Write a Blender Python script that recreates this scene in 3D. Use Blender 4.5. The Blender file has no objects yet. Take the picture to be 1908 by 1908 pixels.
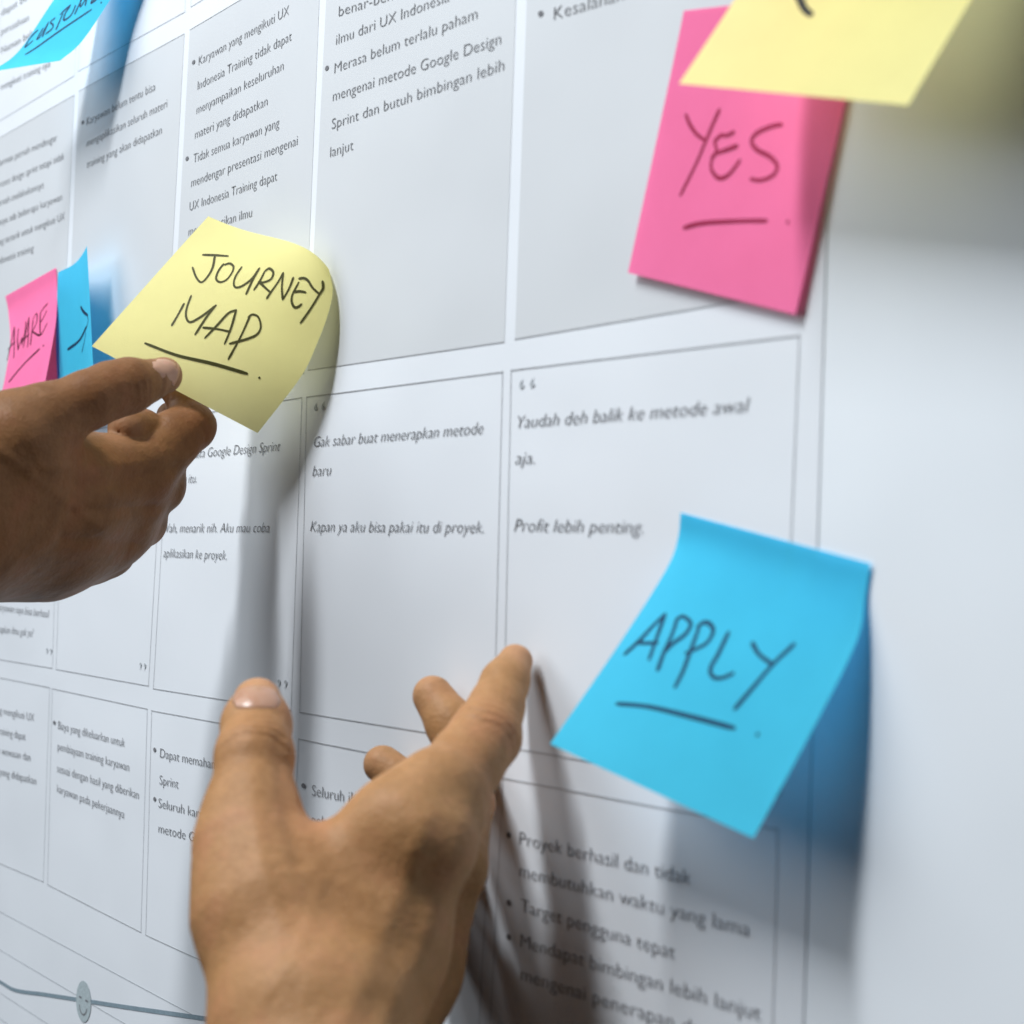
import bpy, math, random
import numpy as np
from mathutils import Vector, Matrix

# ------------------------------------------------------------------ camera
SC = bpy.context.scene
COL = SC.collection
D = 0.322                      # metres from the lens to the wall (wall plane y = 0)
FPX = 3300.0                   # focal length in photo pixels (photo 1908 wide)
ANG = (0.97368769, -0.03996946, 0.03610774)


def rot(r):
    a, b, c = r
    Ry = np.array([[math.cos(a), 0, math.sin(a)], [0, 1, 0], [-math.sin(a), 0, math.cos(a)]])
    Rx = np.array([[1, 0, 0], [0, math.cos(b), -math.sin(b)], [0, math.sin(b), math.cos(b)]])
    Rz = np.array([[math.cos(c), -math.sin(c), 0], [math.sin(c), math.cos(c), 0], [0, 0, 1]])
    return Rz @ Rx @ Ry


RR = rot(ANG)
CAM = np.array([0.0, -D, 0.0])


def ray(px, py):
    d = np.array([(px - 954) / FPX, (py - 954) / FPX, 1.0]) @ RR
    return np.array([d[0], d[2], -d[1]])


def at(px, py, z):             # point seen at photo pixel px,py at depth z
    return CAM + ray(px, py) * z


def off(px, py, h=0.0):        # point seen at px,py that stands h metres off the wall
    d = ray(px, py)
    return CAM + d / d[1] * (D - h)


cam_data = bpy.data.cameras.new('camera')
cam = bpy.data.objects.new('camera', cam_data)
COL.objects.link(cam)
M3 = np.array([[1, 0, 0], [0, 0, 1], [0, -1, 0]]) @ RR.T      # cv camera axes in world
cx, cy, cz = M3[:, 0], -M3[:, 1], -M3[:, 2]
m = Matrix.Identity(4)
for i in range(3):
    m[i][0], m[i][1], m[i][2], m[i][3] = cx[i], cy[i], cz[i], CAM[i]
cam.matrix_world = m
cam_data.sensor_width = 36
cam_data.sensor_fit = 'HORIZONTAL'
cam_data.lens = FPX / 1908 * 36
cam_data.clip_start = 0.01
cam_data.clip_end = 50
cam_data.dof.use_dof = True
cam_data.dof.focus_distance = 0.74
cam_data.dof.aperture_fstop = 12.5
cam_data.dof.aperture_blades = 7
SC.camera = cam

# ------------------------------------------------------------------ light
world = bpy.data.worlds.new('World')
SC.world = world
world.use_nodes = True
bg = world.node_tree.nodes['Background']
bg.inputs['Color'].default_value = (0.72, 0.83, 1.0, 1)
bg.inputs['Strength'].default_value = 0.02


def area(name, loc, target, sx, sy, power, color=(1, 1, 1)):
    ld = bpy.data.lights.new(name, 'AREA')
    ld.shape = 'RECTANGLE'
    ld.size, ld.size_y = sx, sy
    ld.energy = power
    ld.color = color
    o = bpy.data.objects.new(name, ld)
    COL.objects.link(o)
    o.location = loc
    d = (Vector(target) - Vector(loc)).normalized()
    # local -Z to target, local Y kept in the plane across the wall
    z = -d
    x = Vector((1, 0, 0))
    y = z.cross(x).normalized()
    x = y.cross(z).normalized()
    mm = Matrix.Identity(4)
    for i in range(3):
        mm[i][0], mm[i][1], mm[i][2], mm[i][3] = x[i], y[i], z[i], loc[i]
    o.matrix_world = mm
    return o


area('ceiling_tube_light', (-0.58, -0.80, 1.18), (-0.55, 0, 0), 0.13, 0.55, 21.5, (0.95, 0.98, 1.0))
area('ceiling_panel_light', (-1.3, -1.1, 2.1), (-0.55, 0, 0), 1.5, 1.0, 15, (0.92, 0.97, 1.0))
area('left_room_light', (-2.2, -1.9, 1.2), (-0.55, 0, 0), 1.8, 1.8, 40, (0.90, 0.96, 1.0))

SC.view_settings.view_transform = 'Standard'
SC.view_settings.look = 'None'
SC.view_settings.exposure = 0.0
SC.view_settings.gamma = 1.0
SC.view_settings.use_curve_mapping = False
SC.cycles.max_bounces = 8
SC.cycles.diffuse_bounces = 5
SC.cycles.use_denoising = True


# ------------------------------------------------------------------ materials
def mat(name):
    mt = bpy.data.materials.new(name)
    mt.use_nodes = True
    nt = mt.node_tree
    return mt, nt, nt.nodes['Principled BSDF'], nt.nodes['Material Output']


def noise(nt, scale, detail=3, rough=0.55, vec=None):
    n = nt.nodes.new('ShaderNodeTexNoise')
    n.inputs['Scale'].default_value = scale
    n.inputs['Detail'].default_value = detail
    n.inputs['Roughness'].default_value = rough
    if vec is None:
        t = nt.nodes.new('ShaderNodeTexCoord')
        vec = t.outputs['Object']
    nt.links.new(vec, n.inputs['Vector'])
    return n


def ramp(nt, fac, stops):
    r = nt.nodes.new('ShaderNodeValToRGB')
    el = r.color_ramp.elements
    el[0].position, el[0].color = stops[0][0], (*stops[0][1], 1)
    el[1].position, el[1].color = stops[-1][0], (*stops[-1][1], 1)
    for p, c in stops[1:-1]:
        e = el.new(p)
        e.color = (*c, 1)
    nt.links.new(fac, r.inputs['Fac'])
    return r


def bump(nt, height, strength, dist, bsdf, normal=None):
    b = nt.nodes.new('ShaderNodeBump')
    b.inputs['Strength'].default_value = strength
    b.inputs['Distance'].default_value = dist
    nt.links.new(height, b.inputs['Height'])
    if normal is not None:
        nt.links.new(normal, b.inputs['Normal'])
    if bsdf is not None:
        nt.links.new(b.outputs['Normal'], bsdf.inputs['Normal'])
    return b


def paper_material(name, col, rough=0.55, var=0.03, wave=0.0):
    mt, nt, b, out = mat(name)
    n = noise(nt, 9, 4)
    lo = tuple(c * (1 - var) for c in col)
    hi = tuple(min(1, c * (1 + var)) for c in col)
    r = ramp(nt, n.outputs['Fac'], [(0.3, lo), (0.7, hi)])
    nt.links.new(r.outputs['Color'], b.inputs['Base Color'])
    b.inputs['Roughness'].default_value = rough
    b.inputs['Specular IOR Level'].default_value = 0.16
    f = noise(nt, 2600, 2)
    b1 = bump(nt, f.outputs['Fac'], 0.12, 0.0002, b if not wave else None)
    if wave:
        w = noise(nt, 7, 2)
        bump(nt, w.outputs['Fac'], 1.0, wave, b, b1.outputs['Normal'])
    return mt


M_PAPER = paper_material('poster_paper', (0.735, 0.77, 0.82), 0.5, 0.012, 0.004)
M_GREY = paper_material('grey_print', (0.60, 0.625, 0.655), 0.5, 0.012, 0.004)
M_BOARD = paper_material('whiteboard_enamel', (0.765, 0.81, 0.86), 0.32, 0.02, 0.002)


def flat(name, col, rough=0.6):
    mt, nt, b, out = mat(name)
    n = noise(nt, 900, 2)
    r = ramp(nt, n.outputs['Fac'], [(0.3, tuple(c * 0.85 for c in col)), (0.75, tuple(min(1, c * 1.15) for c in col))])
    nt.links.new(r.outputs['Color'], b.inputs['Base Color'])
    b.inputs['Roughness'].default_value = rough
    b.inputs['Specular IOR Level'].default_value = 0.1
    return mt


M_TEXT = flat('printed_ink', (0.18, 0.185, 0.20))
M_LINE = flat('printed_line', (0.42, 0.435, 0.46))
M_LINE2 = flat('printed_hairline', (0.42, 0.45, 0.48))
M_CURVE = flat('printed_curve', (0.22, 0.29, 0.34))
M_FACE = flat('printed_face', (0.40, 0.47, 0.50))


def note_material(name, col, trans, fac=0.4):
    mt, nt, b, out = mat(name)
    n = noise(nt, 60, 5, 0.6)
    r = ramp(nt, n.outputs['Fac'], [(0.3, tuple(c * 0.96 for c in col)), (0.7, tuple(min(1, c * 1.03) for c in col))])
    fib = noise(nt, 1500, 3)
    nt.links.new(r.outputs['Color'], b.inputs['Base Color'])
    b.inputs['Roughness'].default_value = 0.8
    b.inputs['Specular IOR Level'].default_value = 0.1
    bump(nt, fib.outputs['Fac'], 0.25, 0.0002, b)
    t = nt.nodes.new('ShaderNodeBsdfTranslucent')
    t.inputs['Color'].default_value = (*trans, 1)
    mx = nt.nodes.new('ShaderNodeMixShader')
    mx.inputs['Fac'].default_value = fac
    nt.links.new(b.outputs['BSDF'], mx.inputs[1])
    nt.links.new(t.outputs['BSDF'], mx.inputs[2])
    nt.links.new(mx.outputs['Shader'], out.inputs['Surface'])
    return mt


M_YEL = note_material('yellow_note_paper', (0.98, 0.90, 0.37), (0.97, 0.90, 0.50), 0.38)
M_PINK = note_material('pink_note_paper', (1.0, 0.215, 0.445), (1.0, 0.14, 0.32), 0.22)
M_BLUE = note_material('blue_note_paper', (0.08, 0.67, 0.90), (0.10, 0.48, 0.86))

M_INKY = flat('ink_on_yellow', (0.065, 0.062, 0.02), 0.45)
M_INKY2 = flat('fresh_ink_on_yellow', (0.02, 0.02, 0.015), 0.45)
M_INKP = flat('ink_on_pink', (0.30, 0.01, 0.06), 0.45)
M_INKP2 = flat('dark_ink_on_pink', (0.06, 0.005, 0.02), 0.45)
M_INKB = flat('ink_on_blue', (0.002, 0.05, 0.11), 0.45)
M_INKB2 = flat('dark_ink_on_blue', (0.004, 0.03, 0.08), 0.45)


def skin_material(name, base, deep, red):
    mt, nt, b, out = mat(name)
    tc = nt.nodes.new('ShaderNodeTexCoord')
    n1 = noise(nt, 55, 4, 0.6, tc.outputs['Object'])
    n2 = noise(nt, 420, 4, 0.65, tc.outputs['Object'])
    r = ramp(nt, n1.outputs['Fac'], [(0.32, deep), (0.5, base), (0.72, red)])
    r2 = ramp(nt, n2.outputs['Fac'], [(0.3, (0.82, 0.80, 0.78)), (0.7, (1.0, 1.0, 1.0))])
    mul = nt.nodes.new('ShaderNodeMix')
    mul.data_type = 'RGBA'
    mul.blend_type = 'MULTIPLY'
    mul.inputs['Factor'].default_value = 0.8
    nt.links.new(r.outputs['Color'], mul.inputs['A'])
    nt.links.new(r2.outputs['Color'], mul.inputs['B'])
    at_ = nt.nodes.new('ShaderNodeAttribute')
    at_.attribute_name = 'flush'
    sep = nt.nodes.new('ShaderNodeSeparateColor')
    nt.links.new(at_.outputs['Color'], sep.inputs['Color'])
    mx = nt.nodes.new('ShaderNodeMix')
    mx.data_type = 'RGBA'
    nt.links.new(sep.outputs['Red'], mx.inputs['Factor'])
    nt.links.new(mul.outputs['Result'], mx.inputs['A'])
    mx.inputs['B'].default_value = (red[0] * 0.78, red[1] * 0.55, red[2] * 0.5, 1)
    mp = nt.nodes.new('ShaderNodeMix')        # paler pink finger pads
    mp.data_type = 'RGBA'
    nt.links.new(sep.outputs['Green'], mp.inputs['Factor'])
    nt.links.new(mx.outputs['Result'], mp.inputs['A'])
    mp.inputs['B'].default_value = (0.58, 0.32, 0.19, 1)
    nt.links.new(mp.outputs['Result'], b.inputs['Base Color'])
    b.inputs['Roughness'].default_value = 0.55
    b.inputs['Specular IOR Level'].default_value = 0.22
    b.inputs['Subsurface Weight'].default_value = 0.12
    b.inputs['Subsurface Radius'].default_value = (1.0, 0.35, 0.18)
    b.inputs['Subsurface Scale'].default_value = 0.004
    v = nt.nodes.new('ShaderNodeTexVoronoi')
    v.inputs['Scale'].default_value = 900
    nt.links.new(tc.outputs['Object'], v.inputs['Vector'])
    b1 = bump(nt, v.outputs['Distance'], 0.22, 0.0004, None)
    n3 = noise(nt, 160, 3, 0.6, tc.outputs['Object'])
    bump(nt, n3.outputs['Fac'], 0.42, 0.0014, b, b1.outputs['Normal'])
    return mt


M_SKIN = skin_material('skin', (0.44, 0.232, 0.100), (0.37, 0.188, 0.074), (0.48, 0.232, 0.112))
M_SKIN2 = skin_material('shaded_skin', (0.225, 0.103, 0.036), (0.180, 0.079, 0.026), (0.255, 0.104, 0.041))  # upper hand: shade on its underside put into an overall lower skin colour


def nail_material():
    mt, nt, b, out = mat('fingernail')
    n = noise(nt, 150, 3)
    r = ramp(nt, n.outputs['Fac'], [(0.3, (0.43, 0.23, 0.14)), (0.7, (0.50, 0.28, 0.185))])
    nt.links.new(r.outputs['Color'], b.inputs['Base Color'])
    b.inputs['Roughness'].default_value = 0.3
    b.inputs['Subsurface Weight'].default_value = 0.15
    b.inputs['Subsurface Scale'].default_value = 0.002
    return mt


M_NAIL = nail_material()


# ------------------------------------------------------------------ helpers
def mesh_obj(name, verts, faces, material, parent=None, smooth=False):
    me = bpy.data.meshes.new(name)
    me.from_pydata([tuple(map(float, v)) for v in verts], [], [tuple(map(int, f)) for f in faces])
    me.materials.append(material)
    if smooth:
        me.polygons.foreach_set('use_smooth', [True] * len(me.polygons))
    me.update()
    o = bpy.data.objects.new(name, me)
    COL.objects.link(o)
    if parent is not None:
        o.parent = parent
        o.matrix_parent_inverse = parent.matrix_world.inverted()
    return o


def tag(o, label=None, cat=None, group=None, kind=None):
    if label:
        o['label'] = label
    if cat:
        o['category'] = cat
    if group:
        o['group'] = group
    if kind:
        o['kind'] = kind
    return o


def box(x0, x1, y0, y1, z0, z1):
    v = [(x0, y0, z0), (x1, y0, z0), (x1, y1, z0), (x0, y1, z0), (x0, y0, z1), (x1, y0, z1), (x1, y1, z1), (x0, y1, z1)]
    f = [(0, 3, 2, 1), (4, 5, 6, 7), (0, 1, 5, 4), (1, 2, 6, 5), (2, 3, 7, 6), (3, 0, 4, 7)]
    return v, f


def catmull(pts, n):
    P = np.array(pts, float)
    if len(P) == 2:
        t = np.linspace(0, 1, n)[:, None]
        return P[0] * (1 - t) + P[1] * t
    Q = np.vstack([2 * P[0] - P[1], P, 2 * P[-1] - P[-2]])
    segs = len(P) - 1
    out = []
    for u in np.linspace(0, segs - 1e-9, n):
        i = int(u)
        t = u - i
        a, b, c, d = Q[i], Q[i + 1], Q[i + 2], Q[i + 3]
        out.append(0.5 * ((2 * b) + (c - a) * t + (2 * a - 5 * b + 4 * c - d) * t * t + (3 * b - a - 3 * c + d) * t ** 3))
    return np.array(out)


# ------------------------------------------------------------------ whiteboard and poster
v, f = box(-2.6, 0.25, 0.0, 0.018, -0.75, 0.85)
board = mesh_obj('whiteboard', v, f, M_BOARD)
tag(board, 'white enamel board behind the printed poster, bare at the right', 'whiteboard')

TP = 0.00035                    # poster thickness in front of the board
XR = float(np.mean([off(1545, 640)[0], off(1518, 900)[0]]))
v, f = box(-2.2, XR, -TP, -0.00005, -0.52, 0.62)
poster = mesh_obj('poster', v, f, M_PAPER)
tag(poster, 'large white printed journey poster of boxed text in grey outlined cells', 'poster')

Y_FILL, Y_LINE, Y_TEXT = -TP - 0.0001, -TP - 0.0002, -TP - 0.0003


def wp(px, py):
    p = off(px, py, TP)
    return np.array([p[0], p[2]])


def xz(p, y):
    return (p[0], y, p[1])


def ribbon2(pts, w, y):
    P = np.array(pts, float)
    T = np.gradient(P, axis=0)
    T /= np.linalg.norm(T, axis=1)[:, None] + 1e-12
    N = np.stack([-T[:, 1], T[:, 0]], 1)
    A, B = P + N * w / 2, P - N * w / 2
    vs = [xz(a, y) for a in A] + [xz(b, y) for b in B]
    n = len(P)
    return vs, [(i, n + i, n + i + 1, i + 1) for i in range(n - 1)]


# rows: pixel positions of the box edges, read at the gutters; x of the columns
CX = [v_ * D for v_ in (-2.779, -2.759, -2.358, -2.339, -1.932, -1.913, -1.496, -1.476, -1.067)]
PITCH = 0.4265 * D
CXL = [CX[1] - PITCH, CX[1], CX[3], CX[5], CX[7]]
CXR = [CX[0], CX[2], CX[4], CX[6], CX[8]]
Wd = D
ROWZ = {'R0': (0.30, 0.802 * Wd), 'R1': (0.770 * Wd, 0.247 * Wd), 'R2': (0.214 * Wd, -0.164 * Wd), 'R3': (-0.195 * Wd, -0.508 * Wd)}
ROWZ['R0'] = (1.45 * Wd, 0.802 * Wd)


def corners(ci, row):
    """cell corners TL,TR,BR,BL on the wall: fitted grid nudged onto the read pixels"""
    zt, zb = ROWZ[row]
    C = [[CXL[ci], zt], [CXR[ci], zt], [CXR[ci], zb], [CXL[ci], zb]]
    for k in range(4):
        key = (ci, row, k)
        if key in NUDGE:
            C[k] = list(wp(*NUDGE[key]))
    return np.array(C)


NUDGE = {
    (0, 'R1', 1): (139, 177), (1, 'R1', 0): (147, 170), (1, 'R1', 1): (344, 63), (2, 'R1', 0): (354, 56),
    (0, 'R0', 2): (139, 141), (1, 'R0', 3): (146, 133), (1, 'R0', 2): (345, 22), (2, 'R0', 3): (356, 13),
    (3, 'R1', 3): (574, 690), (3, 'R1', 2): (940, 637), (4, 'R1', 3): (960, 632),
    (2, 'R2', 1): (563, 741), (3, 'R2', 0): (572, 740), (3, 'R2', 1): (937, 693), (4, 'R2', 0): (953, 690), (4, 'R2', 1): (1490, 625),
    (3, 'R2', 3): (559, 1327), (2, 'R2', 2): (543, 1324), (2, 'R2', 3): (286, 1283), (1, 'R2', 2): (277, 1278),
    (1, 'R2', 3): (105, 1247), (0, 'R2', 2): (98, 1245), (3, 'R2', 2): (920, 1385), (4, 'R2', 3): (938, 1391),
    (0, 'R3', 1): (93, 1281), (1, 'R3', 0): (98, 1283), (1, 'R3', 1): (275, 1321), (2, 'R3', 0): (283, 1324),
    (3, 'R3', 0): (557, 1377), (4, 'R3', 0): (938, 1450), (4, 'R3', 1): (1450, 1546), (3, 'R3', 1): (918, 1447),
    (0, 'R3', 2): (81, 1643), (1, 'R3', 3): (89, 1648), (1, 'R3', 2): (263, 1737), (2, 'R3', 3): (272, 1742),
}


def make_text(s, p0, p1, size, shear, parent, name='printed_text', frac=1.0, m_=None):
    """a line of print from p0 to p1 (wall x,z of the baseline); frac = share of the string seen between them"""
    cu = bpy.data.curves.new('text', 'FONT')
    cu.body = s
    cu.size = 1.0
    cu.shear = shear
    cu.resolution_u = 3
    cu.offset = -0.013
    o = bpy.data.objects.new('tmp', cu)
    COL.objects.link(o)
    dg = bpy.context.evaluated_depsgraph_get()
    me = bpy.data.meshes.new_from_object(o.evaluated_get(dg))
    bpy.data.objects.remove(o)
    bpy.data.curves.remove(cu)
    n = len(me.vertices)
    co = np.zeros(n * 3)
    me.vertices.foreach_get('co', co)
    co = co.reshape(-1, 3)
    x0, x1 = co[:, 0].min(), co[:, 0].max()
    p0, p1 = np.array(p0), np.array(p1)
    L = np.linalg.norm(p1 - p0)
    dx = (p1 - p0) / L
    sx = L / ((x1 - x0) * frac)
    up = np.array([0.0, 1.0])
    P = p0[None] + ((co[:, 0] - x0) * sx)[:, None] * dx + (co[:, 1] * size)[:, None] * up
    W = np.stack([P[:, 0], np.full(n, Y_TEXT), P[:, 1]], 1)
    me.vertices.foreach_set('co', W.ravel())
    me.materials.clear()
    me.materials.append(m_ or M_TEXT)
    me.update()
    q = bpy.data.objects.new(name, me)
    COL.objects.link(q)
    q.parent = parent
    return q


FS = 0.0060                    # font size (metres per em) of the printed text
TEXTS = {
    (0, 'R0'): [('dapat berbagi', (3, 30), (80, -18), 0), ('perusahaan', (3, 65), (54, 38), 0), ('Numan belum', (3, 100), (75, 60), 0),
                ('mengikuti training nya', (2, 168), (94, 124), 0)],
    (0, 'R1'): [('Nurman pernah mendengar', (-6, 312), (107, 262), 0), ('proses design sprint tetapi tidak', (-4, 351), (120, 297), 0),
                ('pernah melakukannya', (-8, 387), (82, 350), 0), ('Hanya ada beberapa karyawan', (-8, 423), (116, 373), 0),
                ('yang tertarik untuk mengikuti UX', (-8, 460), (121, 409), 0), ('Indonesia training', (-6, 494), (63, 468), 0)],
    (1, 'R1'): [('Karyawan belum tentu bisa', (162, 234), (290, 168), 0), ('mengaplikasikan seluruh materi', (162, 274), (312, 200), 0),
                ('training yang akan didapatkan', (162, 314), (302, 249), 0), ('\u2022', (152, 240), (157, 238), 0)],
    (2, 'R1'): [('Karyawan yang mengikuti UX', (371, 122), (539, 27), 0), ('Indonesia Training tidak dapat', (369, 168), (544, 75), 0),
                ('menyampaikan keseluruhan', (367, 213), (529, 130), 0), ('materi yang didapatkan', (364, 259), (499, 196), 0),
                ('Tidak semua karyawan yang', (361, 304), (521, 236), 0), ('mendengar presentasi mengenai', (357, 349), (555, 270), 0),
                ('UX Indonesia Training dapat', (354, 393), (517, 336), 0), ('mengaplikasikan ilmu', (352, 440), (470, 404), 0),
                ('\u2022', (358, 130), (364, 127), 0), ('\u2022', (346, 309), (352, 307), 0)],
    (3, 'R1'): [('benar-benar memahami', (632, 31), (890, -50), 0), ('ilmu dari UX Indonesia', (627, 84), (838, 2), 0),
                ('Merasa belum terlalu paham', (624, 137), (890, 35), 0), ('mengenai metode Google Design', (621, 189), (934, 82), 0),
                ('Sprint dan butuh bimbingan lebih', (619, 241), (940, 131), 0), ('lanjut', (616, 293), (659, 279), 0),
                ('\u2022', (606, 143), (613, 140), 0)],
    (4, 'R1'): [('Kesalahan dalam', (1033, 37), (1260, -28), 0), ('\u2022', (1003, 44), (1013, 42), 0)],
    (0, 'R2'): [('karyawan saya bisa berhasil', (-4, 1137), (92, 1151), 0.25), ('menerapkan ilmu gak ya?', (-20, 1176), (63, 1186), 0.25)],
    (2, 'R2'): [('Ada yang kata Google Design Sprint', (305, 858), (523, 840), 0.25), ('tentang itu.', (310, 903), (367, 899), 0.25),
                ('Wah, menarik nih. Aku mau coba', (304, 992), (502, 992), 0.25), ('aplikasikan ke proyek.', (305, 1038), (423, 1043), 0.25)],
    (3, 'R2'): [('Gak sabar buat menerapkan metode', (586, 833), (901, 808), 0.25), ('baru', (583, 887), (618, 885), 0.25),
                ('Kapan ya aku bisa pakai itu di proyek.', (579, 990), (902, 993), 0.25)],
    (4, 'R2'): [('Yaudah deh balik ke metode awal', (965, 798), (1397, 767), 0.25), ('aja.', (961, 865), (997, 864), 0.25),
                ('Profit lebih penting.', (959, 990), (1199, 994), 0.25)],
    (0, 'R3'): [('karyawan yang mengikuti UX', (-50, 1318), (64, 1344), 0), ('Indonesia training dapat', (-40, 1359), (48, 1379), 0),
                ('meningkatkan wawasan dan', (-50, 1393), (57, 1418), 0), ('kemampuan yang didapatkan', (-50, 1430), (68, 1462), 0)],
    (1, 'R3'): [('Biaya yang dikeluarkan untuk', (109, 1358), (233, 1392), 0), ('pembiayaan training karyawan', (108, 1397), (241, 1437), 0),
                ('sesuai dengan hasil yang diberikan', (107, 1438), (259, 1489), 0), ('karyawan pada pekerjaannya', (107, 1476), (232, 1525), 0),
                ('\u2022', (99, 1357), (104, 1358), 0)],
    (2, 'R3'): [('Dapat memahami metode', (299, 1411), (470, 1448), 0), ('Sprint', (298, 1461), (333, 1469), 0),
                ('Seluruh karyawan paham', (296, 1504), (470, 1549), 0), ('metode Google Sprint', (296, 1551), (455, 1592), 0),
                ('\u2022', (286, 1409), (291, 1410), 0), ('\u2022', (286, 1501), (291, 1502), 0)],
    (3, 'R3'): [('Seluruh ilmu tentang', (582, 1482), (760, 1516), 0), ('pelatihan dapat', (582, 1536), (700, 1560), 0),
                ('\u2022', (562, 1478), (570, 1480), 0)],
    (4, 'R3'): [('Proyek berhasil dan tidak', (969, 1573), (1288, 1649), 0), ('membutuhkan waktu yang lama', (969, 1633), (1398, 1746), 0),
                ('Target pengguna tepat', (971, 1698), (1258, 1787), 0), ('Mendapat bimbingan lebih lanjut', (971, 1764), (1418, 1902), 0),
                ('mengenai penerapan dari', (972, 1826), (1330, 1940), 0),
                ('\u2022', (944, 1573), (953, 1575), 0), ('\u2022', (944, 1699), (953, 1701), 0), ('\u2022', (944, 1763), (953, 1765), 0)],
}
QUOTES = {(3, 'R2'): ('\u201c', (585, 800), (605, 798)), (4, 'R2'): ('\u201c', (967, 766), (996, 763)),
          (0, 'R2'): ('\u201d', (85, 1245), (96, 1247)), (1, 'R2'): ('\u201d', (259, 1277), (271, 1279)), (2, 'R2'): ('\u201d', (516, 1315), (534, 1318))}

LW = {'R0': 0.00028, 'R1': 0.00034, 'R2': 0.00042, 'R3': 0.00042}
for row in ('R0', 'R1', 'R2', 'R3'):
    for ci in range(5):
        C = corners(ci, row)
        if row == 'R0' and ci > 2:
            continue
        vs, fs = [xz(c, Y_FILL) for c in C], [(0, 3, 2, 1)]
        # outline first: the cell object is its printed frame, with fill and text beneath it
        V, F = [], []
        for a, b in ((0, 1), (1, 2), (2, 3), (3, 0)):
            if row == 'R1' and (a, b) in ((1, 2), (3, 0)):
                continue
            w = LW[row] * (0.7 if (a, b) in ((1, 2), (3, 0)) else 1.0)
            d = (C[b] - C[a]) / np.linalg.norm(C[b] - C[a])
            rv, rf = ribbon2([C[a] - d * w / 2, C[b] + d * w / 2], w, Y_LINE)
            k = len(V)
            V += rv
            F += [tuple(i + k for i in q) for q in rf]
        if row == 'R1':
            cell = mesh_obj('table_cell', vs, fs, M_GREY, poster)
            mesh_obj('border_line', V[:4], F[:1], M_LINE, cell)
            mesh_obj('border_line', V[4:], F[:1], M_LINE, cell)
        else:
            cell = mesh_obj('table_cell', V, F, M_LINE, poster)
        for s, a, b, sh in TEXTS.get((ci, row), []):
            bul = s == '\u2022'
            make_text(s, wp(*a), wp(*b), FS * (1.5 if bul else 1), sh, cell, 'bullet' if bul else 'printed_text')
        if (ci, row) in QUOTES:
            s, a, b = QUOTES[(ci, row)]
            make_text(s, wp(*a), wp(*b), FS * 2.6, 0.1, cell, 'quotation_mark', 1.0, M_LINE2)

# journey curve with the little face, thin rules under the table
rules = []
for a, b in (((0, 1701), (385, 1901)), ((0, 1769), (250, 1918)), ((0, 1852), (120, 1925)), ((0, 1898), (40, 1925))):
    p, q = wp(*a), wp(*b)
    z = 0.5 * (p[1] + q[1])
    rv, rf = ribbon2([(CXL[0] - 0.4, z), (XR - 0.03, z)], 0.0003, Y_LINE)
    mesh_obj('chart_rule', rv, rf, M_LINE2, poster)
cpx = [(-60, 1795), (0, 1829), (30, 1845), (85, 1853), (156, 1864), (240, 1877), (330, 1890), (420, 1904), (520, 1925)]
rv, rf = ribbon2(catmull([wp(*p) for p in cpx], 60), 0.0019, Y_LINE - 0.00003)
mesh_obj('chart_curve', rv, rf, M_CURVE, poster)
fc = wp(156.5, 1866)
rad = 0.0097
ring = [(fc[0] + rad * math.cos(t), fc[1] + rad * math.sin(t)) for t in np.linspace(0, 2 * math.pi, 40, endpoint=False)]
face = mesh_obj('smiling_face', [xz(p, Y_TEXT) for p in ring], [tuple(range(40))], M_FACE, poster)
for sx_ in (-1, 1):
    rv, rf = ribbon2([(fc[0] + sx_ * 0.0042 - 0.0016, fc[1] + 0.0012), (fc[0] + sx_ * 0.0042 + 0.0016, fc[1] + 0.0012)], 0.0009, Y_TEXT - 0.0001)
    mesh_obj('eye', rv, rf, M_TEXT, face)
arc = [(fc[0] + 0.0052 * math.cos(t), fc[1] - 0.0010 + 0.0052 * math.sin(t)) for t in np.linspace(math.pi * 1.08, math.pi * 1.92, 14)]
rv, rf = ribbon2(arc, 0.0008, Y_TEXT - 0.0001)
mesh_obj('mouth', rv, rf, M_TEXT, face)


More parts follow.
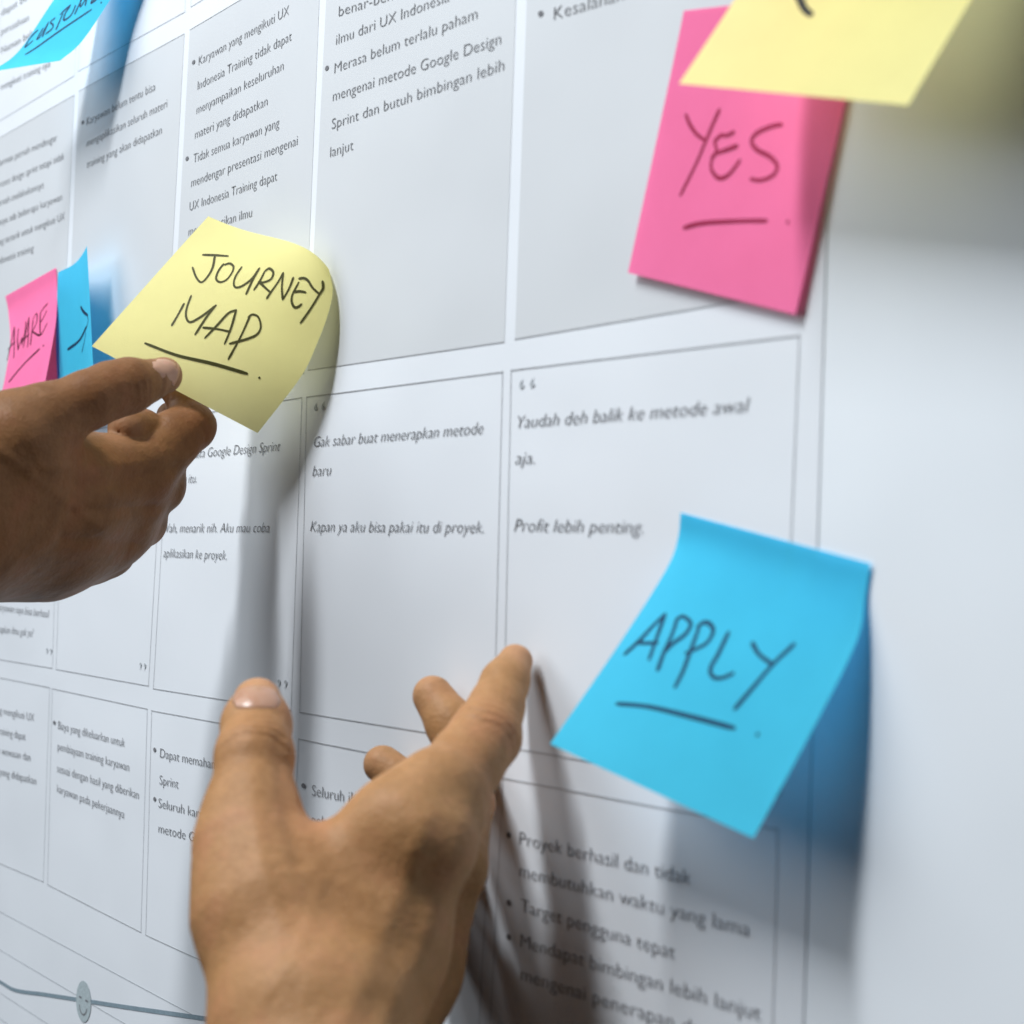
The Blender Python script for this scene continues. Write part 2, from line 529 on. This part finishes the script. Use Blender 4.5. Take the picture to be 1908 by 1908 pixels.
# ------------------------------------------------------------------ sticky notes
class Sheet:
    """a curved square of paper lofted between a left and a right edge; edges are (px, py, h) from stuck end to free end"""

    def __init__(self, L, R, M=None, bulge=0.0, bow=0.0, world=False):
        self.M = None
        f_ = (lambda p: np.array(p)) if world else (lambda p: off(*p))
        self.L = catmull([f_(p) for p in L], 64)
        self.R = catmull([f_(p) for p in R], 64)
        for E in (self.L, self.R):      # even out spacing along each edge
            s = np.concatenate([[0], np.cumsum(np.linalg.norm(np.diff(E, axis=0), axis=1))])
            t = np.linspace(0, s[-1], 64)
            E[:] = np.stack([np.interp(t, s, E[:, k].copy()) for k in range(3)], 1)
        self.bulge, self.bow = bulge, bow
        if M is not None:          # (u, edge points): the sheet passes through these at u
            um, top, decay, ex = M
            o0 = f_(top) - (self.L[0] * (1 - um) + self.R[0] * um)
            self.M = o0[None] * np.exp(-(np.linspace(0, 1, 64) / decay) ** 2)[:, None]
            self.um, self.e = um, ex

    def P(self, u, v_):
        u = np.atleast_1d(u).astype(float)
        v_ = np.atleast_1d(v_).astype(float)
        x = np.clip(v_, -0.02, 1.02) * 63
        g = np.arange(64)
        xc = np.clip(x, 0, 63)
        A = np.stack([np.interp(xc, g, self.L[:, k]) for k in range(3)], -1)
        B = np.stack([np.interp(xc, g, self.R[:, k]) for k in range(3)], -1)
        p = A * (1 - u)[..., None] + B * u[..., None]
        if self.M is not None:
            uc = np.clip(u, 0, 1)
            w = (uc ** self.e * (1 - uc)) / (self.um ** self.e * (1 - self.um))
            p = p + np.stack([np.interp(xc, g, self.M[:, k]) for k in range(3)], -1) * w[..., None]
        b = self.bulge * 4 * u * (1 - u) * np.clip(v_, 0, 1) ** 1.5 + self.bow * np.sin(np.clip(v_, 0, 1) * math.pi)
        p[..., 1] -= b
        return p

    def N(self, u, v_):
        e = 1e-3
        a = self.P(u + e, v_) - self.P(u - e, v_)
        b = self.P(u, np.clip(v_ + e, 0, 1)) - self.P(u, np.clip(v_ - e, 0, 1))
        n = np.cross(a, b)
        n /= np.linalg.norm(n, axis=-1)[..., None] + 1e-12
        # towards the camera
        s = np.sign(np.sum(n * (CAM - self.P(u, v_)), axis=-1))
        return n * s[..., None]

    def inv(self, px, py):
        def res(q):
            p = self.P(q[0], q[1])[0] - CAM
            w = np.array([[1, 0, 0], [0, 0, -1], [0, 1, 0]]) @ p     # world -> X, Ydown, Zin
            c = RR @ w
            return np.array([954 + FPX * c[0] / c[2] - px, 954 + FPX * c[1] / c[2] - py])
        q = np.array([0.5, 0.5])
        for _ in range(25):
            r = res(q)
            e = 1e-3
            J = np.stack([(res(q + [e, 0]) - r) / e, (res(q + [0, e]) - r) / e], 1)
            try:
                q = q - np.clip(np.linalg.solve(J, r), -0.3, 0.3)
            except Exception:
                break
            q = np.clip(q, -0.6, 1.6)
        return q


NT = 0.00012


def make_note(sheet, material, label, nu=28, nv=36):
    U, V = np.meshgrid(np.linspace(0, 1, nu), np.linspace(0, 1, nv))
    P = sheet.P(U.ravel(), V.ravel())
    N = sheet.N(U.ravel(), V.ravel())
    verts = P                       # one sheet of paper, 0.1 mm: its two faces are the same surface
    fs = [(j * nu + i, (j + 1) * nu + i, (j + 1) * nu + i + 1, j * nu + i + 1) for j in range(nv - 1) for i in range(nu - 1)]
    o = mesh_obj('sticky_note', verts, fs, material, None, True)
    return tag(o, label, 'sticky note')


def handwriting(sheet, note, strokes, ox, oy, s, w, material, name='handwriting', origin=None):
    """strokes: pixel polylines; w: pen width in metres"""
    V, F = [], []
    rnd = random.Random(3)
    for li, st in enumerate(strokes):
        ww = w
        if isinstance(st, dict):
            ww, st = st['w'], st['p']
        px = [(ox + x * s, oy + y * s) for x, y in st]
        uv = np.array([sheet.inv(*p) for p in px])
        n = max(4, 5 * len(uv))
        uv = catmull(uv, n)
        P = sheet.P(uv[:, 0], uv[:, 1])
        N = sheet.N(uv[:, 0], uv[:, 1])
        P = P + N * (NT / 2 + 0.00006 + 0.000012 * (li % 5))
        T = np.gradient(P, axis=0)
        T /= np.linalg.norm(T, axis=1)[:, None] + 1e-12
        S = np.cross(N, T)
        wv = ww * (1 + 0.12 * np.sin(np.linspace(0, 5, n) + li)) * np.clip(np.minimum(np.arange(n) + 2.2, n - np.arange(n) + 1.2) / 3.0, 0.6, 1)
        A, B = P + S * wv[:, None] / 2, P - S * wv[:, None] / 2
        # rounded ends
        k = len(V)
        V += [tuple(a) for a in A] + [tuple(b) for b in B]
        F += [(k + i, k + n + i, k + n + i + 1, k + i + 1) for i in range(n - 1)]
        for e, sgn in ((0, -1), (n - 1, 1)):
            c0 = len(V)
            V.append(tuple(P[e] + sgn * T[e] * wv[e] * 0.45))
            F.append((k + e, k + n + e, c0) if sgn < 0 else (k + n + e, k + e, c0))
    return mesh_obj(name, V, F, material, note)


CR = lambda pts: pts
# --- blue APPLY note
sA = Sheet([(1268, 955, .0009), (1263, 1003, .0012), (1240, 1063, .0060), (1150, 1205, .0190), (1025, 1386, .0345)],
           [(1622, 1050, .0009), (1612, 1110, .0012), (1598, 1190, .0040), (1530, 1330, .0130), (1404, 1562, .0270)])
nA = make_note(sA, M_BLUE, 'sky blue sticky note with APPLY handwritten on it, beside the open fingers')
a_ = [[(170, 550), (310, 420), (430, 290), (550, 170)], [(550, 170), (470, 400), (400, 600)], [(280, 435), (370, 445), (480, 440)],
      [(665, 210), (620, 350), (540, 530), (480, 700)], [(665, 215), (720, 195), (790, 260), (740, 360), (620, 450), (540, 530)],
      [(870, 290), (800, 480), (720, 700), (640, 860)], [(850, 300), (900, 255), (960, 260), (1000, 330), (930, 450), (740, 540)],
      [(1145, 340), (1050, 540), (975, 680), (1000, 760), (1080, 770), (1190, 725)],
      [(1365, 440), (1430, 550), (1550, 640)], [(1760, 450), (1560, 640), (1380, 850), (1200, 1060)],
      {'w': .00135, 'p': [(95, 1010), (400, 1040), (800, 1135), (1200, 1240)]}, [(1410, 1296), (1420, 1304)]]
handwriting(sA, nA, a_, 1130, 1110, .19916, .00125, M_INKB)

# --- pink YES note
sY = Sheet([(1274, 20, .0008), (1262, 80, .0010), (1215, 300, .0018), (1170, 508, .0030)],
           [(1622, -20, .0008), (1606, 55, .0010), (1542, 330, .0018), (1482, 586, .0028)])
nY = make_note(sY, M_PINK, 'pink sticky note with YES handwritten on it, partly under a yellow note')
y_ = [[(305, 210), (360, 340), (440, 450), (540, 520)], [(705, 150), (620, 340), (540, 530), (430, 790), (240, 1170)],
      [(640, 540), (720, 460), (790, 460), (880, 420)], [(650, 560), (670, 640), (610, 740)], [(670, 670), (760, 640), (920, 580)],
      [(610, 740), (610, 860), (670, 950), (740, 965), (830, 910), (950, 750)],
      [(1450, 330), (1330, 350), (1150, 430), (1085, 530), (1150, 630), (1300, 710), (1390, 820), (1340, 930), (1200, 990), (1070, 975)],
      {'w': .00125, 'p': [(280, 1555), (500, 1500), (900, 1475), (1270, 1470)]}, [(1510, 1484), (1520, 1488)]]
handwriting(sY, nY, y_, 1230, 180, .15723, .00120, M_INKP)

# --- yellow note over the pink one
sT = Sheet([(1552, -275, .0065), (1510, -220, .0070), (1365, 5, .0220), (1265, 156, .0365)],
           [(2012, -338, .0015), (1985, -290, .0020), (1830, -35, .0150), (1692, 196, .0315)], bow=0.0)
nT = make_note(sT, M_YEL, 'pale yellow sticky note sticking out over the top of the pink YES note')
handwriting(sT, nT, [{'w': .0020, 'p': [(880, -120), (905, -50), (940, 35), (975, 68)]}], 1100, 0, .42348, .002, M_INKY2)

# --- yellow JOURNEY MAP note held by the fingers
sJ = Sheet([(388, 403, .0290), (330, 467, .0390), (245, 562, .0560), (171, 645, .0735)],
           [(613, 502, .0010), (620, 541, .0030), (611, 586, .0060), (590, 642, .0090), (560, 703, .0120), (480, 807, .0185)],
           M=(.82, (575, 466, .0090), .32, 3.0))


def jour_P(self, u, v_):
    p = Sheet.P(self, u, v_)
    return p


nJ = make_note(sJ, M_YEL, 'yellow sticky note with JOURNEY MAP handwritten on it, pinched by the upper hand')
j_ = [[(240, 222), (400, 228), (545, 238)], [(385, 235), (360, 370), (300, 480), (225, 548), (165, 490), (120, 370)],
      [(490, 330), (430, 410), (400, 500), (440, 545), (520, 520), (590, 430), (605, 360), (560, 325), (500, 340)],
      [(705, 365), (630, 480), (610, 570), (640, 610), (720, 585), (830, 500), (915, 380)], [(915, 380), (830, 530), (755, 690)],
      [(980, 410), (920, 530), (848, 640)], [(980, 415), (1030, 385), (1078, 430), (1050, 510), (960, 548), (905, 540)],
      [(905, 540), (970, 600), (1040, 665)], [(1000, 740), (1050, 665), (1150, 520), (1195, 435)], [(1195, 435), (1180, 600), (1190, 755)],
      [(1190, 755), (1270, 610), (1315, 490)], [(1380, 545), (1310, 680), (1295, 770), (1325, 840), (1370, 840), (1415, 805)],
      [(1310, 665), (1390, 655), (1465, 668)], [(1380, 505), (1440, 500), (1490, 530), (1545, 615), (1625, 690)],
      [(1660, 535), (1665, 620), (1625, 690), (1540, 830), (1400, 1030)],
      [(-127, 1062), (-50, 930), (20, 800)], [(105, 705), (50, 860), (45, 960), (90, 1020), (200, 970), (400, 820)],
      [(400, 820), (280, 970), (150, 1170)], [(265, 1210), (400, 1070), (540, 920), (640, 875)], [(640, 875), (580, 1080), (500, 1280)],
      [(245, 1085), (400, 1100), (570, 1135)], [(800, 950), (730, 1110), (650, 1270), (545, 1460)],
      [(780, 965), (830, 930), (900, 960), (930, 1070), (890, 1160), (780, 1215), (560, 1275)],
      {'w': .0013, 'p': [(-445, 1270), (-70, 1412), (350, 1510), (770, 1630)]}, [(905, 1675), (920, 1682)]]
handwriting(sJ, nJ, j_, 340, 440, .15723, .0010, M_INKY)

# --- blue CUSTOMER note top left
sC = Sheet([(250, -190, .0015), (235, -160, .002), (160, -80, .012), (100, 0, .024), (35, 95, .036), (-18, 134, .044)],
           [(330, -230, .0015), (322, -195, .002), (262, -90, .008), (205, 0, .014), (152, 78, .023), (112, 113, .031)])
nC = make_note(sC, M_BLUE, 'blue sticky note with CUSTOMER handwritten slanting on it, at the top left')
c_ = [[(565, 445), (460, 550), (370, 700), (490, 605)], [(640, 420), (550, 575), (600, 540), (720, 330)], [(720, 330), (675, 440), (630, 550)],
      [(820, 265), (750, 330), (790, 370), (770, 430), (680, 505)], [(935, 200), (880, 330), (830, 440)], [(890, 220), (960, 150), (1050, 75)],
      [(1040, 95), (970, 200), (950, 300), (1050, 230), (1110, 110), (1115, 80)], [(1110, 210), (1160, 100), (1215, -10)],
      [(1200, -10), (1195, 100), (1290, -40)], [(1290, -40), (1280, 20), (1265, 80)], [(1400, -20), (1355, 20), (1360, 45), (1430, -5)],
      [(1495, 38), (1505, 44)], {'w': .0011, 'p': [(375, 810), (800, 520), (1360, 140)]}]
handwriting(sC, nC, c_, 0, 0, .12579, .0011, M_INKB2)

# --- pink AWARE note
sW = Sheet([(10, 552, .0010), (16, 585, .0016), (18, 650, .0100), (-2, 760, .0170), (-20, 850, .022)],
           [(104, 499, .0010), (106, 530, .0016), (104, 600, .0070), (84, 712, .0150), (66, 790, .020)])
nW = make_note(sW, M_PINK, 'pink sticky note with AWARE handwritten on it, at the left edge')
w_ = [[(75, 1305), (110, 1150), (150, 950)], [(150, 950), (150, 1100), (145, 1275)], [(85, 1190), (120, 1145), (160, 1105)],
      [(195, 970), (185, 1080), (190, 1190)], [(190, 1190), (215, 1110), (235, 1060)], [(235, 1060), (230, 1130), (262, 1000), (272, 890)],
      [(245, 1165), (275, 1000), (303, 850)], [(303, 850), (298, 1000), (290, 1160)], [(235, 1095), (270, 1060), (305, 1030)],
      [(347, 880), (335, 1000), (320, 1140)], [(345, 870), (385, 810), (385, 900), (340, 1000)], [(340, 1000), (400, 1035), (430, 1030)],
      [(500, 705), (460, 750), (425, 800)], [(425, 800), (420, 920), (430, 1030), (495, 910)], [(430, 895), (460, 845), (490, 780)],
      {'w': .0013, 'p': [(95, 1525), (250, 1340), (415, 1180)]}, [(452, 1143), (458, 1148)]]
handwriting(sW, nW, w_, 0, 440, .17817, .0011, M_INKP2)

# --- blue note next to AWARE
sB = Sheet([(108, 508, .0035), (106, 560, .0035), (104, 640, .0040), (107, 715, .0045), (108, 785, .005)],
           [(162, 458, .0150), (166, 530, .0160), (170, 610, .0165), (174, 690, .016), (176, 750, .0160)],
           M=(.6, (141, 489, .0098), .5, 1.5))
nB = make_note(sB, M_BLUE, 'blue sticky note with one curved pen stroke, right of the pink AWARE note')
b_ = [{'w': .0017, 'p': [(845, 740), (880, 795), (920, 828)]}, {'w': .0007, 'p': [(915, 830), (922, 890), (905, 960)]},
      {'w': .0015, 'p': [(905, 950), (830, 1090), (710, 1185)]}, {'w': .0006, 'p': [(900, 1000), (882, 1110), (858, 1215)]}]
handwriting(sB, nB, b_, 0, 440, .17817, .0010, M_INKB2)


# ------------------------------------------------------------------ hands: smooth blended surface
def smin(a, b, k):
    h = np.clip(0.5 + 0.5 * (b - a) / k, 0, 1)
    return b * (1 - h) + a * h - k * h * (1 - h)


def cap(P, a, b, ra, rb):
    ba = b - a
    pa = P - a
    h = np.clip(pa @ ba / (ba @ ba), 0, 1)
    d = pa - h[:, None] * ba
    return np.sqrt((d * d).sum(1)) - (ra + (rb - ra) * h)


class Hand:
    def __init__(self):
        self.groups = []       # (k_join, k_inner, [(a,b,ra,rb)])

    def chain(self, joints, k=0.003, kj=0.006):
        prims = []
        J = [(at(x, y, z).astype(np.float32), r * z / FPX) for x, y, z, r in joints]
        if len(J) == 1:
            prims.append((J[0][0], J[0][0] + np.float32(1e-5), J[0][1], J[0][1]))
        for (p, r), (q, s) in zip(J[:-1], J[1:]):
            prims.append((p, q, r, s))
        self.groups.append((kj, k, prims))

    def F(self, P):
        P = P.astype(np.float32)
        tot = None
        for kj, k, prims in self.groups:
            d = None
            for a, b, ra, rb in prims:
                c = cap(P, a, b, ra, rb)
                d = c if d is None else smin(d, c, k)
            tot = d if tot is None else smin(tot, d, kj)
        return tot

    def bounds(self):
        lo = np.min([np.minimum(a, b) - max(ra, rb) for _, _, ps in self.groups for a, b, ra, rb in ps], axis=0) - 0.006
        hi = np.max([np.maximum(a, b) + max(ra, rb) for _, _, ps in self.groups for a, b, ra, rb in ps], axis=0) + 0.006
        return lo, hi

    def grad(self, P):
        e = 0.0004
        g = np.stack([self.F(P + np.array(v_) * e) - self.F(P - np.array(v_) * e) for v_ in ((1, 0, 0), (0, 1, 0), (0, 0, 1))], 1)
        return g / (np.linalg.norm(g, axis=1)[:, None] + 1e-9)

    def mesh(self, h):
        lo, hi = self.bounds()
        n = np.ceil((hi - lo) / h).astype(int) + 1
        ax = [lo[i] + h * np.arange(n[i]) for i in range(3)]
        G = np.empty(n, np.float32)
        YZ = np.stack(np.meshgrid(ax[1], ax[2], indexing='ij'), -1).reshape(-1, 2)
        for i0 in range(0, n[0], 8):
            xs = ax[0][i0:i0 + 8]
            P = np.concatenate([np.repeat(xs, len(YZ))[:, None], np.tile(YZ, (len(xs), 1))], 1)
            G[i0:i0 + len(xs)] = self.F(P).reshape(len(xs), n[1], n[2])
        S = G < 0
        # cells with a sign change
        c = np.zeros(tuple(n - 1), np.int8)
        for dx in (0, 1):
            for dy in (0, 1):
                for dz in (0, 1):
                    c += S[dx:n[0] - 1 + dx, dy:n[1] - 1 + dy, dz:n[2] - 1 + dz]
        mask = (c > 0) & (c < 8)
        idx = -np.ones(mask.shape, np.int64)
        cells = np.argwhere(mask)
        idx[mask] = np.arange(len(cells))
        V = lo + h * (cells + 0.5)
        quads = []
        for a in range(3):
            b_, c_ = (a + 1) % 3, (a + 2) % 3
            sl0 = [slice(None)] * 3
            sl1 = [slice(None)] * 3
            sl0[a] = slice(0, n[a] - 1)
            sl1[a] = slice(1, n[a])
            cr = S[tuple(sl0)] != S[tuple(sl1)]
            E = np.argwhere(cr)
            ok = (E[:, b_] > 0) & (E[:, c_] > 0) & (E[:, b_] < n[b_] - 1) & (E[:, c_] < n[c_] - 1)
            E = E[ok]
            inside = S[E[:, 0], E[:, 1], E[:, 2]]
            def cell(db, dc):
                q = E.copy()
                q[:, b_] -= db
                q[:, c_] -= dc
                return idx[q[:, 0], q[:, 1], q[:, 2]]
            q = np.stack([cell(0, 0), cell(1, 0), cell(1, 1), cell(0, 1)], 1)
            q[~inside] = q[~inside][:, ::-1]
            quads.append(q)
        Q = np.vstack(quads)
        for _ in range(3):
            g = self.grad(V)
            V = V - g * self.F(V)[:, None]
        return V, Q


def build_hand(hand, name, material, h, creases, flush, pads, label, ridges=()):
    V, Q = hand.mesh(h)
    N = hand.grad(V)
    disp = np.zeros(len(V))
    rs = np.random.RandomState(5)
    wob = lambda P, s, ph: np.sin(P[:, 0] * s + ph) * np.sin(P[:, 1] * s * 1.3 + ph * 2) + np.sin(P[:, 2] * s * 0.9 + ph * 3) * 0.7
    for (p, q, width, lines, depth, facing) in creases:
        A, B = at(*p), at(*q)
        t = (B - A) / np.linalg.norm(B - A)
        c = (A + B) / 2
        dv = V - c
        s = dv @ t + 0.0006 * wob(V, 420, 1.0)
        rr = np.linalg.norm(dv - (dv @ t)[:, None] * t, axis=1)
        near = np.exp(-(np.maximum(rr - width, 0) / 0.004) ** 2)
        f_ = np.clip((N @ np.array(facing)) * 1.6 - 0.2, 0, 1)
        for so, am in lines:
            disp -= depth * am * near * f_ * np.exp(-((s - so) / 0.0007) ** 2)
            disp += depth * am * 0.5 * near * f_ * np.exp(-((s - so - 0.0016) / 0.0012) ** 2)
    Wp = V - CAM
    C = np.stack([Wp[:, 0], -Wp[:, 2], Wp[:, 1]], 1) @ RR.T
    PX = 954 + FPX * C[:, :2] / C[:, 2:3]
    vd = -Wp / np.linalg.norm(Wp, axis=1)[:, None]
    fcg = np.clip((N * vd).sum(1) * 2, 0, 1)
    for pts, amp, w in ridges:               # tendons, veins and the hollows between them
        Q2 = catmull(np.array(pts, float), 24)
        dmin = np.min(np.linalg.norm(PX[:, None, :] - Q2[None], axis=2), axis=1)
        disp += amp * fcg * np.exp(-(dmin / w) ** 2)
    disp += 0.00022 * wob(V, 95, 0.3) + 0.00006 * wob(V, 380, 2.1)
    V2 = V + N * disp[:, None]
    o = mesh_obj(name, V2, Q, material, None, True)
    colr = np.zeros((len(V), 4), np.float32)
    for (x, y, z, r, a) in flush:
        colr[:, 0] += a * np.exp(-(np.linalg.norm(V - at(x, y, z), axis=1) / (r * z / FPX)) ** 2)
    for (x, y, z, r, a) in pads:
        colr[:, 1] += a * np.exp(-(np.linalg.norm(V - at(x, y, z), axis=1) / (r * z / FPX)) ** 2)
    colr = np.clip(colr, 0, 1)
    colr[:, 3] = 1
    ca = o.data.color_attributes.new('flush', 'FLOAT_COLOR', 'POINT')
    ca.data.foreach_set('color', colr.ravel())
    tag(o, label, 'hand')
    return o


def make_nail(hand, parent, c, n, t, length, width, name='fingernail', lift=0.0005):
    """c inside the finger; n outward; t towards the tip"""
    n = np.array(n, float)
    n /= np.linalg.norm(n)
    t = np.array(t, float)
    t -= n * (t @ n)
    t /= np.linalg.norm(t)
    b = np.cross(n, t)
    K = 17
    ss = np.linspace(-1, 1, K)
    S, T = np.meshgrid(ss, ss)
    S, T = S.ravel(), T.ravel()
    X = S * np.sqrt(1 - T * T * 0.42)
    Yv = T * np.sqrt(1 - S * S * 0.36)
    P = c + n * 0.02 + b * (X * width / 2)[:, None] + t * (Yv * length / 2)[:, None]
    for _ in range(60):
        d = hand.F(P)
        P = P - n * (d * 0.9)[:, None]
    G = hand.grad(P)
    edge = np.maximum(np.abs(S), np.abs(T))
    lf = lift * (1 - edge ** 4 * 1.6)
    lf = np.where((T > 0.8), np.maximum(lf, lift * 0.7), lf)
    Q = P + G * lf[:, None]
    fs = [(j * K + i, j * K + i + 1, (j + 1) * K + i + 1, (j + 1) * K + i) for j in range(K - 1) for i in range(K - 1)]
    R = P - G * 0.0004
    m_ = len(Q)
    rim = list(range(K)) + [j * K + K - 1 for j in range(1, K)] + [(K - 1) * K + i for i in range(K - 2, -1, -1)] + [j * K for j in range(K - 2, 0, -1)]
    fs += [(rim[(i + 1) % len(rim)], rim[i], m_ + rim[i], m_ + rim[(i + 1) % len(rim)]) for i in range(len(rim))]
    return mesh_obj(name, np.vstack([Q, R]), fs, M_NAIL, parent, True)


CAMDIR = lambda x, y: -ray(x, y) / np.linalg.norm(ray(x, y))
RIGHT, UP, BACK = M3[:, 0], -M3[:, 1], M3[:, 2]     # camera axes in the world

# --- lower open hand
HL = Hand()
HL.chain([(610, 2350, .430, 190), (596, 2120, .445, 182), (590, 1940, .462, 172)], .012, .012)          # wrist
HL.chain([(330, 3300, .345, 300), (520, 2700, .395, 235), (610, 2350, .430, 190)], .012, .012)                                   # forearm
HL.chain([(479, 1308, .534, 46), (477, 1348, .526, 62), (474, 1410, .513, 69), (470, 1490, .505, 72), (466, 1570, .497, 82)], .004, .005)
HL.chain([(466, 1570, .497, 82), (499, 1690, .487, 133), (566, 1870, .472, 172)], .010, .014)
HL.chain([(635, 1632, .494, 78), (590, 1740, .490, 120)], .010, .012)                                     # web
HL.chain([(630, 1618, .494, 80), (738, 1532, .496, 80), (815, 1474, .505, 70)], .006, .004)               # first web muscle
HL.chain([(775, 1600, .496, 94), (700, 1760, .492, 128), (610, 1940, .478, 155)], .010, .010)            # dorsum
HL.chain([(836, 1625, .533, 70), (765, 1800, .530, 90), (650, 1980, .505, 120)], .008, .012)
HL.chain([(822, 1702, .553, 60), (748, 1850, .540, 80), (655, 2000, .510, 112)], .008, .008)
HL.chain([(795, 1778, .573, 56), (712, 1895, .555, 68), (645, 2020, .520, 100)], .008, .008)
HL.chain([(800, 1565, .494, 88), (815, 1500, .505, 84), (870, 1420, .520, 66), (905, 1370, .529, 64), (925, 1318, .538, 50), (940, 1272, .546, 43), (960, 1233, .553, 34)], .004, .008)
HL.chain([(845, 1615, .530, 64), (868, 1500, .558, 50), (872, 1415, .577, 48), (842, 1350, .584, 46), (806, 1297, .590, 39)], .003, .003)
HL.chain([(818, 1705, .555, 58), (845, 1580, .585, 44), (805, 1495, .602, 40), (713, 1424, .612, 35)], .003, .003)
HL.chain([(795, 1778, .573, 52), (815, 1700, .588, 40), (770, 1620, .602, 36), (735, 1580, .605, 32)], .003, .003)
FL = [(478, 1400, .512, 60, .35), (905, 1372, .529, 60, .45), (470, 1560, .497, 70, .25), (860, 1450, .51, 60, .4), (560, 1560, .49, 60, .25),
      (560, 1740, .48, 120, .25)]
PL = [(480, 1275, .535, 45, .55), (985, 1215, .55, 40, .6), (790, 1290, .59, 45, .35), (700, 1420, .61, 40, .3)]
face_cam = CAMDIR(500, 1500)
CRL = [((478, 1425, .510), (479, 1375, .518), .016, [(-.004, .8), (-.0015, 1), (.0012, 1), (.004, .7)], .0005, face_cam),
       ((880, 1405, .52), (925, 1325, .535), .014, [(-.004, .7), (-.001, 1), (.002, .9), (.005, .6)], .00045, CAMDIR(900, 1400)),
       ((940, 1290, .545), (955, 1255, .55), .009, [(-.001, 1), (.0015, .8)], .00018, CAMDIR(900, 1400))]
lower = build_hand(HL, 'hand', M_SKIN, .0011, CRL, FL, PL, 'open hand reaching up from the bottom, fingertip on the poster beside the APPLY note',
                   [([(800, 1530), (710, 1750), (640, 1908)], .0005, 22), ([(858, 1600), (790, 1760), (705, 1920)], .0005, 20),
                    ([(842, 1480), (800, 1620), (745, 1760)], -.0008, 36), ([(474, 1440), (480, 1560), (520, 1720)], .0005, 18),
                    ([(522, 1380), (532, 1500), (560, 1600)], -.0010, 20), ([(880, 1640), (830, 1780), (760, 1900)], -.0008, 18),
                    ([(600, 1640), (560, 1760), (480, 1880)], .0003, 12)])
tn = at(480, 1308, .532) - at(476, 1405, .512)
nn = np.cross(np.cross(tn, face_cam), tn)
make_nail(HL, lower, at(478, 1332, .529), nn / np.linalg.norm(nn) + face_cam * 0.75, tn, .0105, .0145, 'thumbnail', .0003)

# --- upper hand pinching the yellow note
HU = Hand()
HU.chain([(-420, 1010, .60, 205), (-180, 960, .615, 172), (-60, 935, .635, 150)], .015, .012)           # wrist
HU.chain([(-1250, 1250, .54, 270), (-700, 1085, .58, 245), (-420, 1010, .60, 205)], .012, .012)
HU.chain([(-60, 935, .635, 150), (40, 902, .645, 122), (120, 892, .655, 86)], .012, .018)
HU.chain([(-60, 985, .655, 135), (90, 985, .672, 112), (180, 985, .69, 88)], .012, .018)
HU.chain([(-80, 1010, .675, 110), (70, 1025, .69, 90)], .012, .015)
# thumb
HU.chain([(-60, 875, .615, 118), (30, 822, .620, 86), (90, 782, .626, 67)], .008, .014)
HU.chain([(90, 782, .624, 66), (165, 745, .632, 54), (205, 728, .638, 52), (243, 718, .643, 49), (274, 711, .648, 35), (306, 700, .653, 33)], .003, .003)
# index
HU.chain([(100, 890, .648, 82), (200, 872, .668, 58), (268, 863, .680, 53), (300, 840, .686, 51)], .006, .008)
HU.chain([(268, 863, .680, 53), (322, 818, .691, 51), (357, 795, .698, 44), (345, 752, .702, 28), (322, 728, .703, 24)], .003, .002)
# middle finger tip showing between thumb and index
HU.chain([(238, 797, .674, 38), (262, 806, .684, 42), (300, 830, .70, 36)], .003, .0008)
HU.chain([(318, 775, .708, 26), (345, 830, .716, 30)], .003, .0008)
# curled fingers below
HU.chain([(120, 930, .655, 90), (230, 920, .688, 68), (293, 903, .703, 54)], .005, .012)
HU.chain([(110, 985, .67, 90), (220, 978, .700, 62), (263, 973, .71, 48)], .005, .007)
HU.chain([(90, 1030, .68, 80), (165, 1028, .705, 58), (204, 1028, .71, 48)], .005, .005)
FU = [(232, 719, .640, 45, .35), (360, 800, .69, 50, .4), (170, 730, .625, 60, .2), (220, 880, .66, 50, .3), (300, 930, .68, 50, .3), (130, 860, .63, 60, .25)]
PU = [(318, 690, .65, 34, .55), (235, 785, .66, 42, .5), (60, 760, .6, 70, .1)]
fcu = CAMDIR(250, 800)
CRU = [((215, 726, .637), (250, 713, .643), .013, [(-.004, .6), (-.0015, 1), (.001, 1), (.0035, .8)], .0004, fcu),
       ((268, 706, .645), (284, 703, .649), .009, [(0, 1.5)], .0004, fcu),
       ((330, 820, .69), (365, 795, .695), .012, [(-.003, 1), (0, .8), (.003, 1)], .0002, fcu)]
upper = build_hand(HU, 'hand', M_SKIN2, .0011, CRU, FU, PU, 'hand coming from the left edge, pinching the yellow JOURNEY MAP note',
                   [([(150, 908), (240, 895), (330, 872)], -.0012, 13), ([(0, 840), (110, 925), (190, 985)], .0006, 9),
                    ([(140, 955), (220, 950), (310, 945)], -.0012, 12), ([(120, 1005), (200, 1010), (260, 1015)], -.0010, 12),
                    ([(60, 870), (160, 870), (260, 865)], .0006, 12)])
tt = RIGHT * 0.95 - UP * 0.25 + BACK * 0.2
make_nail(HU, upper, at(306, 700, .652), fcu + UP * 0.6, tt, .0105, .0108, 'thumbnail')
